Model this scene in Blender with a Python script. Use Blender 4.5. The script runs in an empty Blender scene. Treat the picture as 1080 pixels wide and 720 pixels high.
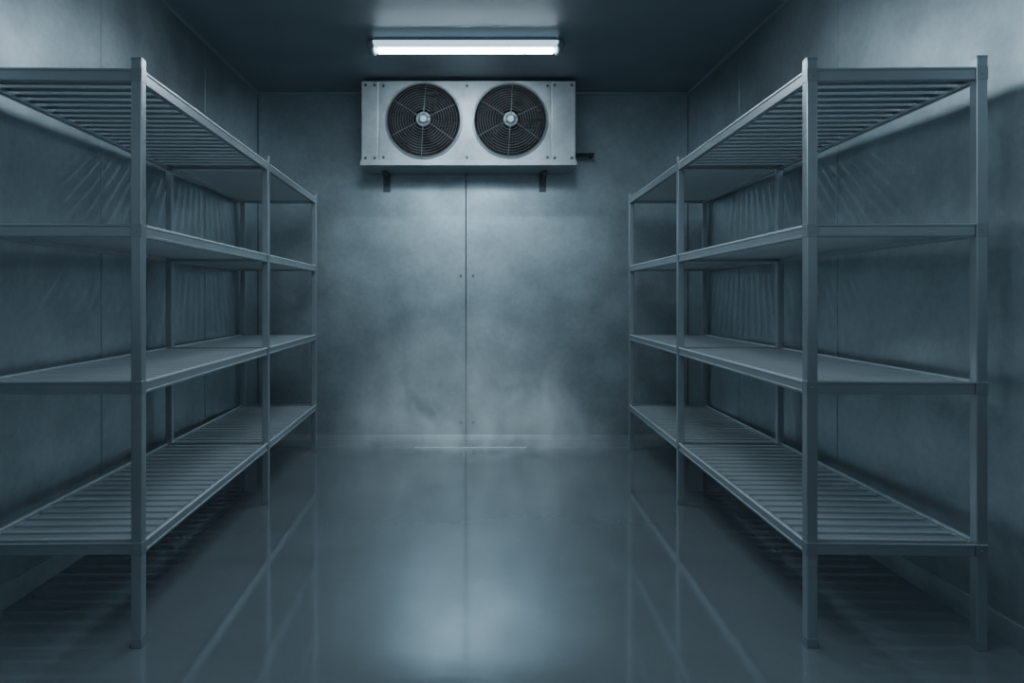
import bpy, bmesh, math, random
from mathutils import Vector, Matrix
random.seed(4)
C = bpy.context.scene
COL = C.collection
PI = math.pi

# ------------------------------------------------------------------ materials
def metal(name, col, metallic=0.8, rough=(0.3,0.45), nscale=3.0, var=0.25, bump=0.05, bscale=(40,40,40), coat=0.0, fine=0.0):
    m = bpy.data.materials.new(name); m.use_nodes = True
    nt = m.node_tree; N = nt.nodes; L = nt.links
    b = N['Principled BSDF']
    tc = N.new('ShaderNodeTexCoord')
    n1 = N.new('ShaderNodeTexNoise'); n1.inputs['Scale'].default_value = nscale
    n1.inputs['Detail'].default_value = 6; n1.inputs['Roughness'].default_value = 0.6
    L.new(tc.outputs['Object'], n1.inputs['Vector'])
    mr = N.new('ShaderNodeMapRange'); mr.inputs['From Min'].default_value = 0.3; mr.inputs['From Max'].default_value = 0.7
    mr.inputs['To Min'].default_value = rough[0]; mr.inputs['To Max'].default_value = rough[1]
    L.new(n1.outputs['Fac'], mr.inputs['Value']); L.new(mr.outputs['Result'], b.inputs['Roughness'])
    cr = N.new('ShaderNodeValToRGB')
    cr.color_ramp.elements[0].position = 0.3; cr.color_ramp.elements[1].position = 0.7
    cr.color_ramp.elements[0].color = (*[c*(1-var) for c in col],1)
    cr.color_ramp.elements[1].color = (*[min(1,c*(1+var)) for c in col],1)
    n2 = N.new('ShaderNodeTexNoise'); n2.inputs['Scale'].default_value = nscale*1.7; n2.inputs['Detail'].default_value = 8
    L.new(tc.outputs['Object'], n2.inputs['Vector']); L.new(n2.outputs['Fac'], cr.inputs['Fac'])
    colout = cr.outputs['Color']
    if fine > 0:      # fine worn speckle on top of the broad mottling
        n4 = N.new('ShaderNodeTexNoise'); n4.inputs['Scale'].default_value = 26; n4.inputs['Detail'].default_value = 10; n4.inputs['Roughness'].default_value = 0.7
        L.new(tc.outputs['Object'], n4.inputs['Vector'])
        m4 = N.new('ShaderNodeMapRange'); m4.inputs['From Min'].default_value = 0.35; m4.inputs['From Max'].default_value = 0.65
        m4.inputs['To Min'].default_value = 1-fine; m4.inputs['To Max'].default_value = 1+fine
        L.new(n4.outputs['Fac'], m4.inputs['Value'])
        vm = N.new('ShaderNodeVectorMath'); vm.operation = 'SCALE'
        L.new(colout, vm.inputs[0]); L.new(m4.outputs['Result'], vm.inputs['Scale'])
        colout = vm.outputs['Vector']
    L.new(colout, b.inputs['Base Color'])
    b.inputs['Metallic'].default_value = metallic
    b.inputs['Coat Weight'].default_value = coat
    b.inputs['Coat Roughness'].default_value = 0.10
    if bump > 0:
        mp = N.new('ShaderNodeMapping'); mp.inputs['Scale'].default_value = bscale
        L.new(tc.outputs['Object'], mp.inputs['Vector'])
        n3 = N.new('ShaderNodeTexNoise'); n3.inputs['Scale'].default_value = 1.0; n3.inputs['Detail'].default_value = 3
        L.new(mp.outputs['Vector'], n3.inputs['Vector'])
        bp = N.new('ShaderNodeBump'); bp.inputs['Strength'].default_value = bump; bp.inputs['Distance'].default_value = 0.02
        L.new(n3.outputs['Fac'], bp.inputs['Height']); L.new(bp.outputs['Normal'], b.inputs['Normal'])
    return m

M = {}
M['wall'] = metal('wall_panel_steel', (0.36,0.42,0.445), 0.80, (0.33,0.47), 2.4, 0.13, 0.03, (9,9,9), fine=0.08)
M['seam'] = metal('seam_dark', (0.03,0.04,0.046), 0.3, (0.5,0.7), 5, 0.1, 0)
M['ceil'] = metal('ceiling_panel_steel', (0.24,0.285,0.31), 0.55, (0.48,0.56), 1.5, 0.08, 0.02, (4,4,4))
M['floor'] = metal('sealed_floor', (0.225,0.262,0.28), 0.52, (0.07,0.11), 1.4, 0.06, 0.03, (1.6,6,3), coat=0.0, fine=0.03)
M['rack'] = metal('galvanised_steel', (0.42,0.46,0.48), 0.90, (0.33,0.37), 3, 0.05, 0)
M['lip'] = metal('lip_highlight_steel', (0.85,0.89,0.91), 0.80, (0.34,0.38), 3, 0.03, 0)  # rack metal made paler, edge highlight painted into the lip colour
M['slat'] = metal('slat_steel', (0.62,0.67,0.69), 0.75, (0.38,0.42), 3, 0.03, 0)
M['clamp'] = metal('clamp_steel', (0.36,0.40,0.42), 0.9, (0.34,0.38), 6, 0.05, 0)
M['foot'] = metal('foot_steel', (0.32,0.36,0.38), 0.8, (0.4,0.5), 20, 0.1, 0)
M['case'] = metal('painted_casing', (0.33,0.37,0.385), 0.60, (0.34,0.46), 5, 0.13, 0.02, (12,12,12), fine=0.07)
M['case2'] = metal('side_cover_paint', (0.38,0.42,0.435), 0.55, (0.34,0.46), 5, 0.12, 0.02, (12,12,12), fine=0.06)
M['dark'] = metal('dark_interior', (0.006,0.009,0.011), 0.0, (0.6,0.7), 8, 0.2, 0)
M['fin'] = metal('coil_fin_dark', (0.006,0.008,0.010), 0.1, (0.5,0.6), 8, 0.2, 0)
M['blade'] = metal('fan_blade_black', (0.005,0.008,0.011), 0.0, (0.6,0.7), 10, 0.2, 0)
M['copper'] = metal('copper_coil', (0.035,0.030,0.028), 0.6, (0.4,0.5), 10, 0.2, 0)
M['wire'] = metal('guard_wire', (0.085,0.092,0.097), 0.3, (0.5,0.6), 10, 0.1, 0)
M['wirel'] = metal('guard_brace', (0.17,0.19,0.20), 0.5, (0.4,0.5), 10, 0.1, 0)
M['cap'] = metal('guard_cap_grey', (0.11,0.14,0.155), 0.5, (0.35,0.45), 10, 0.1, 0)
M['badge'] = metal('guard_badge_grey', (0.20,0.25,0.275), 0.5, (0.35,0.45), 10, 0.1, 0)
M['screw'] = metal('screw_steel', (0.10,0.12,0.135), 0.7, (0.35,0.45), 30, 0.1, 0)
M['bolt'] = metal('bolt_steel', (0.18,0.21,0.23), 0.8, (0.35,0.45), 30, 0.1, 0)
M['bracket'] = metal('bracket_steel', (0.15,0.18,0.195), 0.5, (0.45,0.55), 30, 0.1, 0)
M['pipe'] = metal('pipe_dark', (0.05,0.065,0.072), 0.3, (0.45,0.55), 30, 0.1, 0)
M['fixture'] = metal('fixture_polycarbonate', (0.25,0.30,0.33), 0.0, (0.35,0.5), 8, 0.08, 0)
M['strip'] = metal('threshold_steel', (0.60,0.66,0.68), 0.9, (0.3,0.4), 8, 0.05, 0)

def emis(name, col, s, base=(0.8,0.85,0.88)):
    m = bpy.data.materials.new(name); m.use_nodes = True
    b = m.node_tree.nodes['Principled BSDF']
    b.inputs['Base Color'].default_value = (*base,1)
    b.inputs['Emission Color'].default_value = (*col,1)
    b.inputs['Emission Strength'].default_value = s
    return m
LC = (0.68,0.87,1.0)
M['glow'] = emis('lit_diffuser', (0.75,0.90,1.0), 62)
M['cover'] = emis('lit_cover', (0.56,0.80,0.96), 1.3, (0.3,0.38,0.42))
M['glow2'] = emis('lit_diffuser_near', LC, 4)

# ------------------------------------------------------------------ helpers
def tag(o, label=None, cat=None, group=None, kind=None):
    if label: o['label'] = label
    if cat: o['category'] = cat
    if group: o['group'] = group
    if kind: o['kind'] = kind
    return o
def empty(name, loc, rz=0):
    o = bpy.data.objects.new(name, None); COL.objects.link(o)
    o.empty_display_size = 0.1
    o.location = loc; o.rotation_euler = (0,0,rz); return o

class MB:
    def __init__(s): s.bm = bmesh.new()
    def box(s, x0,x1,y0,y1,z0,z1, bev=0.0, seg=1):
        r = bmesh.ops.create_cube(s.bm, size=1)
        vs = r['verts']
        for v in vs:
            v.co = Vector(((x0+x1)/2+v.co.x*(x1-x0), (y0+y1)/2+v.co.y*(y1-y0), (z0+z1)/2+v.co.z*(z1-z0)))
        if bev > 0:
            es = set(e for v in vs for e in v.link_edges)
            bmesh.ops.bevel(s.bm, geom=list(es), offset=bev, segments=seg, affect='EDGES', profile=0.5)
        return s
    def cyl(s, p0, p1, r, n=16, r2=None, caps=True):
        p0 = Vector(p0); p1 = Vector(p1); d = p1-p0
        q = d.to_track_quat('Z','Y').to_matrix().to_4x4()
        mt = Matrix.Translation((p0+p1)/2) @ q
        bmesh.ops.create_cone(s.bm, cap_ends=caps, segments=n, radius1=r, radius2=(r if r2 is None else r2), depth=d.length, matrix=mt)
        return s
    def tube(s, pts, r, n=8, closed=False):
        pts = [Vector(p) for p in pts]; rings = []
        k = len(pts)
        for i,p in enumerate(pts):
            if closed: t = pts[(i+1)%k]-pts[i-1]
            else: t = pts[min(i+1,k-1)]-pts[max(i-1,0)]
            q = t.normalized().to_track_quat('Z','Y')
            rings.append([s.bm.verts.new(p + q @ Vector((r*math.cos(2*PI*j/n), r*math.sin(2*PI*j/n), 0))) for j in range(n)])
        for i in range(k if closed else k-1):
            a = rings[i]; b = rings[(i+1)%k]
            for j in range(n):
                s.bm.faces.new((a[j], a[(j+1)%n], b[(j+1)%n], b[j]))
        if not closed:
            s.bm.faces.new(rings[0][::-1]); s.bm.faces.new(rings[-1])
        return s
    def torus(s, c, R, r, n=64, m=6):      # ring in XZ plane
        vs = []
        for i in range(n):
            a = 2*PI*i/n; row = []
            for j in range(m):
                b = 2*PI*j/m
                rr = R + r*math.cos(b)
                row.append(s.bm.verts.new((c[0]+rr*math.cos(a), c[1]+r*math.sin(b), c[2]+rr*math.sin(a))))
            vs.append(row)
        for i in range(n):
            for j in range(m):
                s.bm.faces.new((vs[i][j], vs[i][(j+1)%m], vs[(i+1)%n][(j+1)%m], vs[(i+1)%n][j]))
        return s
    def lathe_y(s, c, prof, n=48):          # profile of (radius, y) turned about the Y axis at c
        rows = []
        for (r,y) in prof:
            rows.append([s.bm.verts.new((c[0]+r*math.cos(2*PI*i/n), c[1]+y, c[2]+r*math.sin(2*PI*i/n))) for i in range(n)])
        for a,b in zip(rows, rows[1:]):
            for i in range(n):
                s.bm.faces.new((a[i], a[(i+1)%n], b[(i+1)%n], b[i]))
        return s
    def prism_x(s, prof, x0, x1):          # prof: list of (y,z)
        a = [s.bm.verts.new((x0,y,z)) for y,z in prof]; b = [s.bm.verts.new((x1,y,z)) for y,z in prof]
        k = len(prof)
        for i in range(k): s.bm.faces.new((a[i], a[(i+1)%k], b[(i+1)%k], b[i]))
        s.bm.faces.new(a[::-1]); s.bm.faces.new(b); return s
    def prism_y(s, prof, y0, y1):
        a = [s.bm.verts.new((x,y0,z)) for x,z in prof]; b = [s.bm.verts.new((x,y1,z)) for x,z in prof]
        k = len(prof)
        for i in range(k): s.bm.faces.new((a[i], a[(i+1)%k], b[(i+1)%k], b[i]))
        s.bm.faces.new(a[::-1]); s.bm.faces.new(b); return s
    def build(s, name, mat, parent=None, smooth=False, loc=None):
        bmesh.ops.recalc_face_normals(s.bm, faces=s.bm.faces)
        me = bpy.data.meshes.new(name); s.bm.to_mesh(me); s.bm.free()
        mats = mat if isinstance(mat,(list,tuple)) else [mat]
        for m_ in mats: me.materials.append(m_)
        if smooth:
            for p in me.polygons: p.use_smooth = True
            try: me.set_sharp_from_angle(angle=math.radians(35))
            except Exception: pass
        o = bpy.data.objects.new(name, me); COL.objects.link(o)
        if parent: o.parent = parent
        if loc: o.location = loc
        return o

# ------------------------------------------------------------------ room
XL, XR, YB, YF, H = -1.735, 1.795, 5.60, -1.80, 2.83
T = 0.12
G = 0.0026
def struct(o, label, cat): return tag(o, label, cat, kind='structure')

f = MB(); f.box(XL-T, XR+T, YF-T, YB+T, -0.1, 0.0)
struct(f.build('floor', M['floor']), 'smooth glossy blue grey floor of the cold room', 'floor')
f = MB()
f.box(XL-T, XR+T, YF-T, YB+T, H, H+0.12)
struct(f.build('ceiling', M['ceil']), 'dark flat metal ceiling of the cold room', 'ceiling')

def side_wall(name, x, sgn, seams, label):
    m = MB()
    ys = [YF]+seams+[YB]
    for a,b in zip(ys, ys[1:]):
        x0,x1 = sorted((x, x+sgn*0.05))
        m.box(x0, x1, a+G, b-G, 0, H, 0.002)
    o = m.build(name, M['wall']); struct(o, label, 'wall')
    k = MB(); x0,x1 = sorted((x+sgn*0.02, x+sgn*T)); k.box(x0,x1,YF,YB,0,H)
    k.build('seam_backing', M['seam'], o)
    return o
side_wall('wall_left', XL, -1, [-0.5,0.75,1.98,3.22,4.48], 'left wall of brushed blue grey metal panels behind the rack')
side_wall('wall_right', XR, 1, [-0.3,0.9,2.12,3.33,4.54], 'right wall of brushed blue grey metal panels behind the rack')
def end_wall(name, y, sgn, seams, label):
    m = MB(); xs = [XL]+seams+[XR]
    for a,b in zip(xs, xs[1:]):
        y0,y1 = sorted((y, y+sgn*0.05)); m.box(a+G, b-G, y0, y1, 0, H, 0.002)
    o = m.build(name, M['wall']); struct(o, label, 'wall')
    k = MB(); y0,y1 = sorted((y+sgn*0.02, y+sgn*T)); k.box(XL,XR,y0,y1,0,H)
    k.build('seam_backing', M['seam'], o)
    return o
wb = end_wall('wall_back', YB, 1, [-0.028], 'back wall of mottled metal with one vertical seam under the cooler')
end_wall('wall_front', YF, -1, [-0.6,0.6], 'metal wall behind the viewpoint')
for (x,z) in [(-0.07,1.33),(0.031,1.33),(-0.07,0.13),(0.031,0.13)]:
    m = MB(); m.cyl((x,YB-0.006,z),(x,YB+0.002,z),0.012,16,None).build('bolt', M['bolt'], wb)

# cornices and low coved kerbs
def trim(n, mb, mat, label, cat='trim'): return struct(mb.build('trim_%d'%n, mat), label, cat)
trim(1, MB().prism_x([(YB,H),(YB-0.02,H),(YB-0.012,H-0.012),(YB,H-0.02)], XL, XR), M['ceil'], 'narrow metal cornice along the top of the back wall')
trim(2, MB().prism_y([(XL,H),(XL+0.014,H),(XL+0.008,H-0.008),(XL,H-0.014)], YF, YB-0.021), M['ceil'], 'narrow metal cornice along the top of the left wall')
trim(3, MB().prism_y([(XR,H),(XR-0.014,H),(XR-0.008,H-0.008),(XR,H-0.014)], YF, YB-0.021), M['ceil'], 'narrow metal cornice along the top of the right wall')
struct(MB().prism_x([(YB,0),(YB-0.36,0),(YB-0.34,0.003),(YB-0.2,0.008),(YB-0.05,0.014),(YB-0.015,0.028),(YB,0.031)], XL+0.02, XR-0.02).build('baseboard_back', M['floor'], None, True), 'low sloping kerb at the foot of the back wall', 'kerb')
struct(MB().prism_y([(XL,0),(XL+0.018,0),(XL+0.013,0.04),(XL+0.009,0.08),(XL,0.085)], YF, YB).build('baseboard_left', M['wall']), 'thin metal skirting at the foot of the left wall', 'skirting')
struct(MB().prism_y([(XR,0),(XR-0.012,0),(XR-0.010,0.04),(XR-0.007,0.08),(XR,0.085)], YF, YB).build('baseboard_right', M['wall']), 'thin metal skirting at the foot of the right wall', 'skirting')
tag(MB().box(-0.42,0.44,YB-0.376,YB-0.364,0,0.007,0.002,2).build('threshold_strip', M['strip']),
    'thin bright metal threshold strip on the floor at the foot of the back wall', 'metal strip')

# ------------------------------------------------------------------ shelving racks
PW = 0.0175   # half width of a post
LEV = [1.904, 1.393, 0.876, 0.346]
POST_H = 1.940
YP = [0.018, 1.57, 2.91]
def make_rack(loc, rz, s, D, label):
    root = empty('shelving_rack', loc, rz)
    tag(root, label, 'shelving rack', 'four tier metal shelving racks along both side walls')
    xs = [0, s*D]
    for xi in xs:
        for yp in YP:
            p = MB()
            p.box(xi-PW, xi+PW, yp-PW, yp+PW, 0.03, POST_H-0.006, 0.003, 3)
            post = p.build('post', M['rack'], root)
            MB().box(xi-PW-0.0005, xi+PW+0.0005, yp-PW-0.0005, yp+PW+0.0005, POST_H-0.010, POST_H, 0.002, 2).build('post_cap', M['clamp'], post)
            ft = MB(); ft.box(xi-PW-0.0005, xi+PW+0.0005, yp-PW-0.0005, yp+PW+0.0005, 0.0, 0.032, 0.002, 2)
            ft.build('foot', M['foot'], post)
            for z in LEV:
                cmb = MB()
                cmb.box(xi-PW-0.001, xi+PW+0.001, yp-PW-0.001, yp+PW+0.001, z-0.044, z, 0.001, 1)
                cmb.cyl((xi,yp-PW-0.004,z-0.022),(xi,yp-PW,z-0.022),0.004,10)
                cmb.build('corner_clamp', M['clamp'], post)
    RH = 0.042
    for b in range(2):
        y0 = YP[b]; y1 = YP[b+1]
        for z in LEV:
            fr = MB(); lp = MB()
            for xi in xs:
                inn = 1 if xi == min(xs) else -1
                o_ = xi - inn*0.012; i_ = xi + inn*0.010
                a0,a1 = sorted((o_,i_))
                fr.box(a0, a1, y0+PW, y1-PW, z-RH, z-0.008, 0.002)
                a0,a1 = sorted((o_-inn*0.004, o_+inn*0.010))
                lp.box(a0, a1, y0+PW, y1-PW, z-0.009, z, 0.003, 3)
                a0,a1 = sorted((o_-inn*0.003, o_+inn*0.005))
                fr.box(a0, a1, y0+PW, y1-PW, z-RH-0.002, z-RH+0.008, 0.002)
            xa = min(xs)+PW; xb = max(xs)-PW
            for ye,dr in ((y0,1),(y1,-1)):
                if b == 0 and ye == y1: continue
                q0,q1 = sorted((ye-dr*0.012, ye+dr*0.010))
                fr.box(xa, xb, q0, q1, z-RH, z-0.006, 0.003)
                q0,q1 = sorted((ye-dr*0.015, ye-dr*0.002))
                fr.box(xa, xb, q0, q1, z-0.009, z, 0.003, 3)
            shelf = fr.build('shelf', M['rack'], root)
            lp.build('rail_lip', M['lip'], shelf)
            sl = MB()
            ya = y0+0.026; yb = y1-(0.012 if b == 0 else 0.026)
            n = int(round((yb-ya)/0.075)); pitch = (yb-ya)/n; w = pitch*0.58
            for i in range(n):
                c = ya+pitch*(i+0.5)
                h = w/2; t = z-0.005
                pr = [(c-h,t-0.022),(c-h,t-0.003),(c-h*0.75,t),(c+h*0.75,t),(c+h,t-0.003),(c+h,t-0.022),(c+h-0.003,t-0.022),(c+h-0.003,t-0.005),(c-h+0.003,t-0.005),(c-h+0.003,t-0.022)]
                sl.prism_x(pr, min(xs)+0.010, max(xs)-0.010)
            sl.build('slats', M['slat'], shelf)
    return root
make_rack((-1.0935,2.24,0), math.atan2(0.077,2.91), -1, 0.53, 'left empty four tier galvanised shelving rack with slatted shelves standing along the left wall')
make_rack((1.126,2.24,0), -math.atan2(0.095,2.91), 1, 0.545, 'right empty four tier galvanised shelving rack with slatted shelves standing along the right wall')

# ------------------------------------------------------------------ ceiling lights and added fill lamps
def make_light(loc, rz, W, label, glow):
    r = empty('ceiling_light', loc, rz); tag(r, label, 'ceiling light')
    h = W/2
    MB().box(-h+0.04,h-0.04,-0.055,0.055,-0.030,0,0.010,2).build('housing', M['fixture'], r, True)
    MB().box(-h+0.006,h-0.006,-0.078,0.078,-0.062,-0.020,0.020,6).build('cover', M['cover'], r, True)
    prof = []
    for i in range(13):
        a = PI*i/12
        prof.append((0.042*math.cos(a)*-1, -0.052-0.030*math.sin(a)**0.8))
    MB().prism_x(prof, -h+0.060, h-0.060).build('diffuser', glow, r, True)
    for s in (-1,1):
        x0,x1 = sorted((s*(h-0.048), s*(h+0.010)))
        MB().box(x0,x1,-0.081,0.081,-0.078,-0.016,0.026,6).build('end_cap', M['fixture'], r, True)
    return r
make_light((-0.024,4.46,H), 0, 1.26, 'long glowing white tube light on the ceiling in front of the cooler', M['glow'])
make_light((0.75,1.0,H), PI/2, 1.26, 'second tube light on the ceiling nearer the viewpoint above the frame', M['glow2'])

def area(name, loc, rot, sx, sy, power, col, spread=180):
    l = bpy.data.lights.new(name,'AREA'); l.shape='RECTANGLE'; l.size=sx; l.size_y=sy; l.energy=power; l.color=col
    l.spread = math.radians(spread)
    o = bpy.data.objects.new(name,l); COL.objects.link(o); o.location=loc; o.rotation_euler=rot; return o
area('overhead_fill', (0.0,1.7,H-0.02), (0,0,0), 0.9, 3.6, 47, LC)  # added soft fill without a fixture, lifts racks and side walls
area('camera_fill', (0.0,-1.4,2.0), (PI/2-0.1,0,0), 2.4, 1.2, 6, LC)  # added fill behind the camera for the post faces
def spot(name, loc, target, power, deg, rad=0.12):
    l = bpy.data.lights.new(name,'SPOT'); l.energy = power; l.color = LC; l.spot_size = math.radians(deg); l.spot_blend = 1.0; l.shadow_soft_size = rad
    o = bpy.data.objects.new(name,l); COL.objects.link(o); o.location = loc
    o.rotation_euler = (Vector(target)-Vector(loc)).to_track_quat('-Z','Y').to_euler(); return o
spot('back_wall_fill_spot', (-0.35,3.2,H-0.05), (-0.52,5.6,1.12), 84, 56, 0.2)  # pair of added spots, no fixtures, for bright pools on the back wall
spot('back_wall_fill_spot', (0.35,3.2,H-0.05), (0.52,5.6,1.12), 84, 56, 0.2)
spot('post_shadow_helper', (0.25,1.75,2.05), (1.79,2.35,1.45), 14, 80, 0.03)  # added free-hanging spot that throws the rear post's shadow on the right wall

# ------------------------------------------------------------------ evaporator cooler
EX0, EX1, EY0, EY1, EZ0, EZ1 = -0.823, 0.810, 5.20, 5.598, 2.185, 2.800
ev = empty('evaporator_cooler', (0,5.4,2.16)); tag(ev, 'white metal twin fan evaporator cooler mounted high on the back wall', 'cooling unit')
OFF = (0,-5.4,-2.16)
def ep(mb, name, mat, parent=None, smooth=False):
    if parent is None or parent is ev:
        return mb.build(name, mat, ev, smooth, OFF)
    return mb.build(name, mat, parent, smooth)
FX = [(-0.347,0.282),(0.311,0.278)]; FZ = 2.50
cx0, cx1 = -0.690, 0.622
xm = -0.018
m = MB()
def hole_cell(m, x0,x1,z0,z1,cx,cz,r,y,n=64):
    outer=[]; inner=[]; rim=[]
    for i in range(n):
        a = 2*PI*i/n; dx,dz = math.cos(a), math.sin(a)
        ts=[]
        if dx>1e-9: ts.append((x1-cx)/dx)
        if dx<-1e-9: ts.append((x0-cx)/dx)
        if dz>1e-9: ts.append((z1-cz)/dz)
        if dz<-1e-9: ts.append((z0-cz)/dz)
        t = min(ts)
        outer.append([cx+dx*t, cz+dz*t]); inner.append((cx+dx*r, cz+dz*r))
    for (X,Z) in ((x0,z0),(x0,z1),(x1,z0),(x1,z1)):
        j = min(range(n), key=lambda k:(outer[k][0]-X)**2+(outer[k][1]-Z)**2); outer[j]=[X,Z]
    vo=[m.bm.verts.new((p[0],y,p[1])) for p in outer]
    vi=[m.bm.verts.new((p[0],y,p[1])) for p in inner]
    vb=[m.bm.verts.new((p[0],y+0.02,p[1])) for p in inner]
    for i in range(n):
        j=(i+1)%n
        m.bm.faces.new((vo[i],vo[j],vi[j],vi[i])); m.bm.faces.new((vi[i],vi[j],vb[j],vb[i]))
hole_cell(m, cx0, xm, EZ0, EZ1, FX[0][0], FZ, FX[0][1]-0.004, EY0)
hole_cell(m, xm, cx1, EZ0, EZ1, FX[1][0], FZ, FX[1][1]-0.004, EY0)
m.box(cx0, cx1, EY0+0.001, EY1, EZ1-0.003, EZ1)
m.box(cx0, cx1, EY0+0.001, EY1, EZ0, EZ0+0.003)
ep(m, 'casing', M['case'])
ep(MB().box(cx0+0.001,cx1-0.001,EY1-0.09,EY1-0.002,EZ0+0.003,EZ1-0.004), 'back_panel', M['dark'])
ep(MB().box(EX0, cx0-0.002, EY0-0.004, EY1, EZ0, EZ1, 0.006, 2), 'side_cover', M['case2'])
ep(MB().box(cx1+0.002, EX1, EY0-0.004, EY1, EZ0, EZ1, 0.006, 2), 'side_cover', M['case2'])
ep(MB().prism_x([(EY0-0.012,EZ0+0.012),(EY0-0.012,EZ0-0.026),(EY0+0.03,EZ0-0.034),(EY1,EZ0-0.020),(EY1,EZ0-0.002),(EY0-0.005,EZ0-0.002),(EY0-0.0055,EZ0+0.012)], EX0-0.006, EX1+0.006), 'drip_tray', M['case2'])
cf = MB()
for i in range(110):
    x = cx0+0.02+(cx1-cx0-0.04)*i/109
    cf.box(x-0.0012,x+0.0012,EY0+0.20,EY0+0.285,EZ0+0.03,EZ1-0.03)
ep(cf, 'coil_fins', M['fin'])
ct = MB()
for k in range(9):
    z = EZ0+0.06+k*0.062
    ct.tube([(cx0+0.02,EY0+0.195,z),(cx1-0.02,EY0+0.195,z)],0.008,8)
ep(ct, 'coil_tubes', M['copper'], None, True)
for (fx, fr) in FX:
    c = (fx, EY0, FZ)
    ring = MB().lathe_y(c, [(fr-0.006,0.03),(fr-0.006,-0.004),(fr,-0.010),(fr+0.010,-0.008),(fr+0.014,-0.0005)], 64)
    ep(ring, 'fan_ring', M['case'], None, True)
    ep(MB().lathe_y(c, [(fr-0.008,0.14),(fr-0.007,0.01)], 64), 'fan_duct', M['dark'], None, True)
    rb = MB()
    NB = 5
    for k in range(NB):
        a0 = 2*PI*k/NB + 0.35
        rows=[]
        for i in range(9):
            t = i/8; r = 0.060+(fr-0.025-0.060)*t
            wdt = 0.42+0.30*t-0.22*t*t; sw = 0.55*t*t
            row=[]
            for j in range(7):
                u = j/6-0.5
                a = a0+sw+u*wdt*1.5
                y = 0.075 + u*0.085*(1-0.45*t) + 0.010*math.cos(u*PI)
                row.append(rb.bm.verts.new((fx+r*math.cos(a), EY0+y, FZ+r*math.sin(a))))
            rows.append(row)
        for a,b in zip(rows,rows[1:]):
            for j in range(6): rb.bm.faces.new((a[j],a[j+1],b[j+1],b[j]))
    ro = ep(rb, 'fan_rotor', M['blade'], None, True)
    sm = ro.modifiers.new('Solidify','SOLIDIFY'); sm.thickness = 0.004
    hb = MB().cyl((fx,EY0+0.025,FZ),(fx,EY0+0.14,FZ),0.066,32)
    ep(hb, 'hub', M['blade'], ro, True)
    g = MB()
    nr = 11
    for k in range(nr):
        r = 0.078+(fr-0.008-0.078)*k/(nr-1)
        y = -0.030*(1-((r)/(fr))**3)-0.012
        g.torus((fx,EY0+y,FZ), r, 0.0034, 72, 6)
    gd = ep(g, 'fan_guard', M['wire'], None, True)
    br = MB()
    for k in range(6):
        a = 2*PI*k/6+PI/12+0.2
        pts=[]
        for i in range(6):
            r = 0.03+(fr+0.008-0.03)*i/5
            y = -0.033*(1-(min(r,fr)/fr)**3)-0.015
            pts.append((fx+r*math.cos(a),EY0+y,FZ+r*math.sin(a)))
        br.tube(pts,0.0030,6)
    ep(br, 'guard_brace', M['wirel'], gd, True)
    cp = MB().lathe_y((fx,EY0-0.046,FZ), [(0.0001,-0.004),(0.026,-0.004),(0.030,-0.001),(0.034,0.001),(0.052,0.001),(0.058,0.006),(0.060,0.012),(0.0001,0.012)], 40)
    ep(cp, 'guard_cap', M['cap'], gd, True)
    sc_ = MB().lathe_y((fx,EY0-0.052,FZ), [(0.0001,-0.003),(0.024,-0.003),(0.030,0.003)], 24)
    ep(sc_, 'guard_badge', M['badge'], gd, True)
for (x,z) in [(-0.79,2.77),(-0.72,2.77),(-0.79,2.215),(-0.72,2.215),(0.65,2.77),(0.78,2.77),(0.65,2.215),(0.78,2.215),
              (-0.655,2.765),(-0.655,2.22),(-0.018,2.765),(-0.018,2.22),(0.595,2.765),(0.595,2.22)]:
    y = EY0-0.004 if (x<cx0 or x>cx1) else EY0
    s_ = MB().lathe_y((x,y,z), [(0.0001,-0.006),(0.007,-0.006),(0.0105,-0.003),(0.0115,0.001)], 14)
    ep(s_, 'screw', M['screw'], None, True)
for x in (-0.675, 0.60):
    b_ = MB(); b_.box(x-0.028,x+0.028,YB-0.016,YB-0.002,2.020,EZ0-0.02,0.002); b_.box(x-0.020,x+0.020,YB-0.20,YB-0.002,EZ0-0.046,EZ0-0.036,0.002)
    b_.prism_x([(YB-0.010,2.06),(YB-0.010,2.14),(YB-0.12,2.142)], x-0.004, x+0.004)
    b_.cyl((x,YB-0.022,2.045),(x,YB-0.010,2.045),0.009,12)
    ep(b_, 'mounting_bracket', M['bracket'])
pm = MB()
pm.cyl((EX1-0.01,5.50,2.30),(EX1+0.195,5.50,2.30),0.017,16)
pm.cyl((EX1-0.002,5.50,2.30),(EX1+0.022,5.50,2.30),0.023,16)
pm.cyl((EX1+0.180,5.50,2.30),(EX1+0.180,5.599,2.30),0.013,16)
ep(pm, 'pipe', M['pipe'], None, True)

# ------------------------------------------------------------------ cold mist (real volume)
mm = bpy.data.materials.new('mist_volume'); mm.use_nodes = True
nt = mm.node_tree; nt.nodes.clear(); N = nt.nodes; L = nt.links
out = N.new('ShaderNodeOutputMaterial'); vs = N.new('ShaderNodeVolumeScatter')
vs.inputs['Color'].default_value = (0.90,0.96,1.0,1)
tc = N.new('ShaderNodeTexCoord')
mp0 = N.new('ShaderNodeMapping'); mp0.inputs['Scale'].default_value = (1.1, 0.8, 0.85); mp0.inputs['Location'].default_value = (0.0,0.0,0.0)
L.new(tc.outputs['Object'], mp0.inputs['Vector'])
nz = N.new('ShaderNodeTexNoise'); nz.inputs['Scale'].default_value = 2.6; nz.inputs['Detail'].default_value = 6; nz.inputs['Roughness'].default_value = 0.55; nz.inputs['Distortion'].default_value = 1.2
L.new(mp0.outputs['Vector'], nz.inputs['Vector'])
r1 = N.new('ShaderNodeMapRange'); r1.inputs['From Min'].default_value = 0.38; r1.inputs['From Max'].default_value = 0.68
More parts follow.
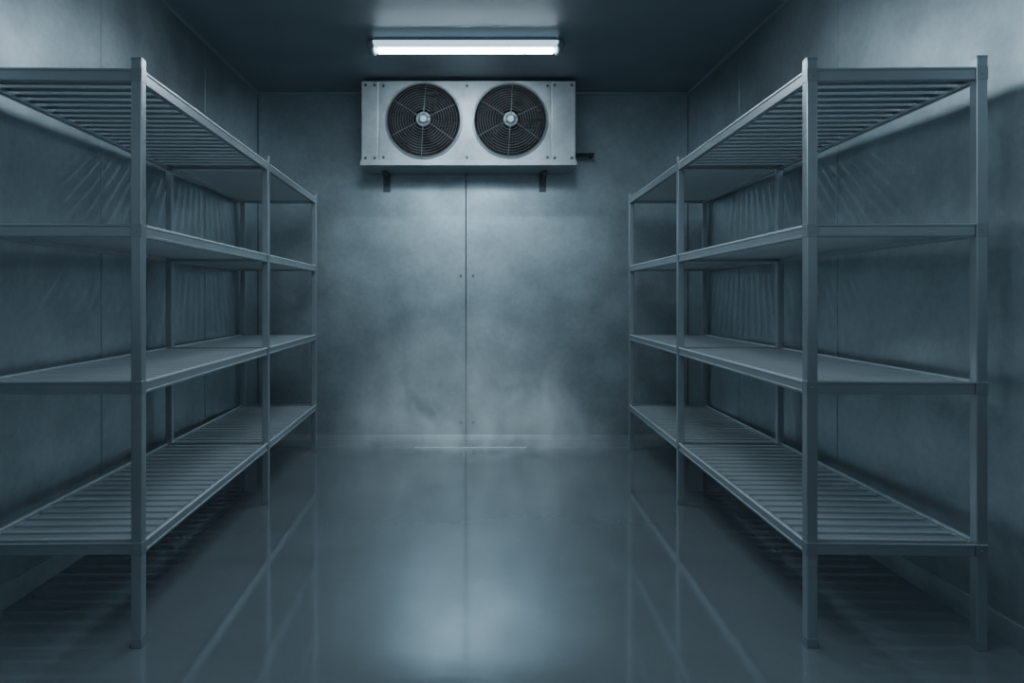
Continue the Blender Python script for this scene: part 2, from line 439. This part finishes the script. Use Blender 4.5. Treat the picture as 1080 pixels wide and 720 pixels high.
r1.inputs['To Min'].default_value = 0.06; r1.inputs['To Max'].default_value = 1.0
L.new(nz.outputs['Fac'], r1.inputs['Value'])
mp = N.new('ShaderNodeMapping'); mp.inputs['Scale'].default_value = (1/1.10, 1/0.52, 1/1.15)
L.new(tc.outputs['Object'], mp.inputs['Vector'])
ln = N.new('ShaderNodeVectorMath'); ln.operation = 'LENGTH'; L.new(mp.outputs['Vector'], ln.inputs[0])
r2 = N.new('ShaderNodeMapRange'); r2.inputs['From Min'].default_value = 1.0; r2.inputs['From Max'].default_value = 0.15
r2.inputs['To Min'].default_value = 0.0; r2.inputs['To Max'].default_value = 1.0
L.new(ln.outputs['Value'], r2.inputs['Value'])
mu = N.new('ShaderNodeMath'); mu.operation = 'MULTIPLY'; L.new(r1.outputs['Result'], mu.inputs[0]); L.new(r2.outputs['Result'], mu.inputs[1])
sc1 = N.new('ShaderNodeMath'); sc1.operation = 'MULTIPLY'; sc1.inputs[1].default_value = 1.2; L.new(mu.outputs['Value'], sc1.inputs[0])
L.new(sc1.outputs['Value'], vs.inputs['Density'])
# soft term standing for light scattered many times inside the vapour
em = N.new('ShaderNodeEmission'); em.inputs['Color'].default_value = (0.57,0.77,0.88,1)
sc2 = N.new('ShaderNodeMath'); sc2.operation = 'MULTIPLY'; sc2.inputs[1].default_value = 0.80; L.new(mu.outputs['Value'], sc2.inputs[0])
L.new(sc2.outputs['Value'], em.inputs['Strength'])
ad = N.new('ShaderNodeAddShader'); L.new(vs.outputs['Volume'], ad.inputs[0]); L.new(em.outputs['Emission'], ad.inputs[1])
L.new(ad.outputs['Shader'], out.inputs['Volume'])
mb = MB()
bmesh.ops.create_uvsphere(mb.bm, u_segments=40, v_segments=24, radius=1.0)
for v in mb.bm.verts:
    v.co = Vector((v.co.x*1.08, v.co.y*0.50, v.co.z*1.12))
    if v.co.z < 0: v.co.z = 0
bmesh.ops.remove_doubles(mb.bm, verts=mb.bm.verts, dist=0.0005)
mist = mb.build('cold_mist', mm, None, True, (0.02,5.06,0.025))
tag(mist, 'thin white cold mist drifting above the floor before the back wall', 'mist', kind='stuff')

# ------------------------------------------------------------------ world + camera
w = bpy.data.worlds.new('World'); C.world = w; w.use_nodes = True
w.node_tree.nodes['Background'].inputs[0].default_value = (0.02,0.03,0.04,1)
w.node_tree.nodes['Background'].inputs[1].default_value = 0.2
cam = bpy.data.cameras.new('Camera'); cam.lens = 24; cam.sensor_width = 36; cam.sensor_fit = 'HORIZONTAL'
cam.shift_x = 45/1080; cam.shift_y = -46/1080; cam.clip_start = 0.02
co = bpy.data.objects.new('Camera', cam); COL.objects.link(co)
co.location = (0,0,1.15); co.rotation_euler = (PI/2,0,0)
C.camera = co
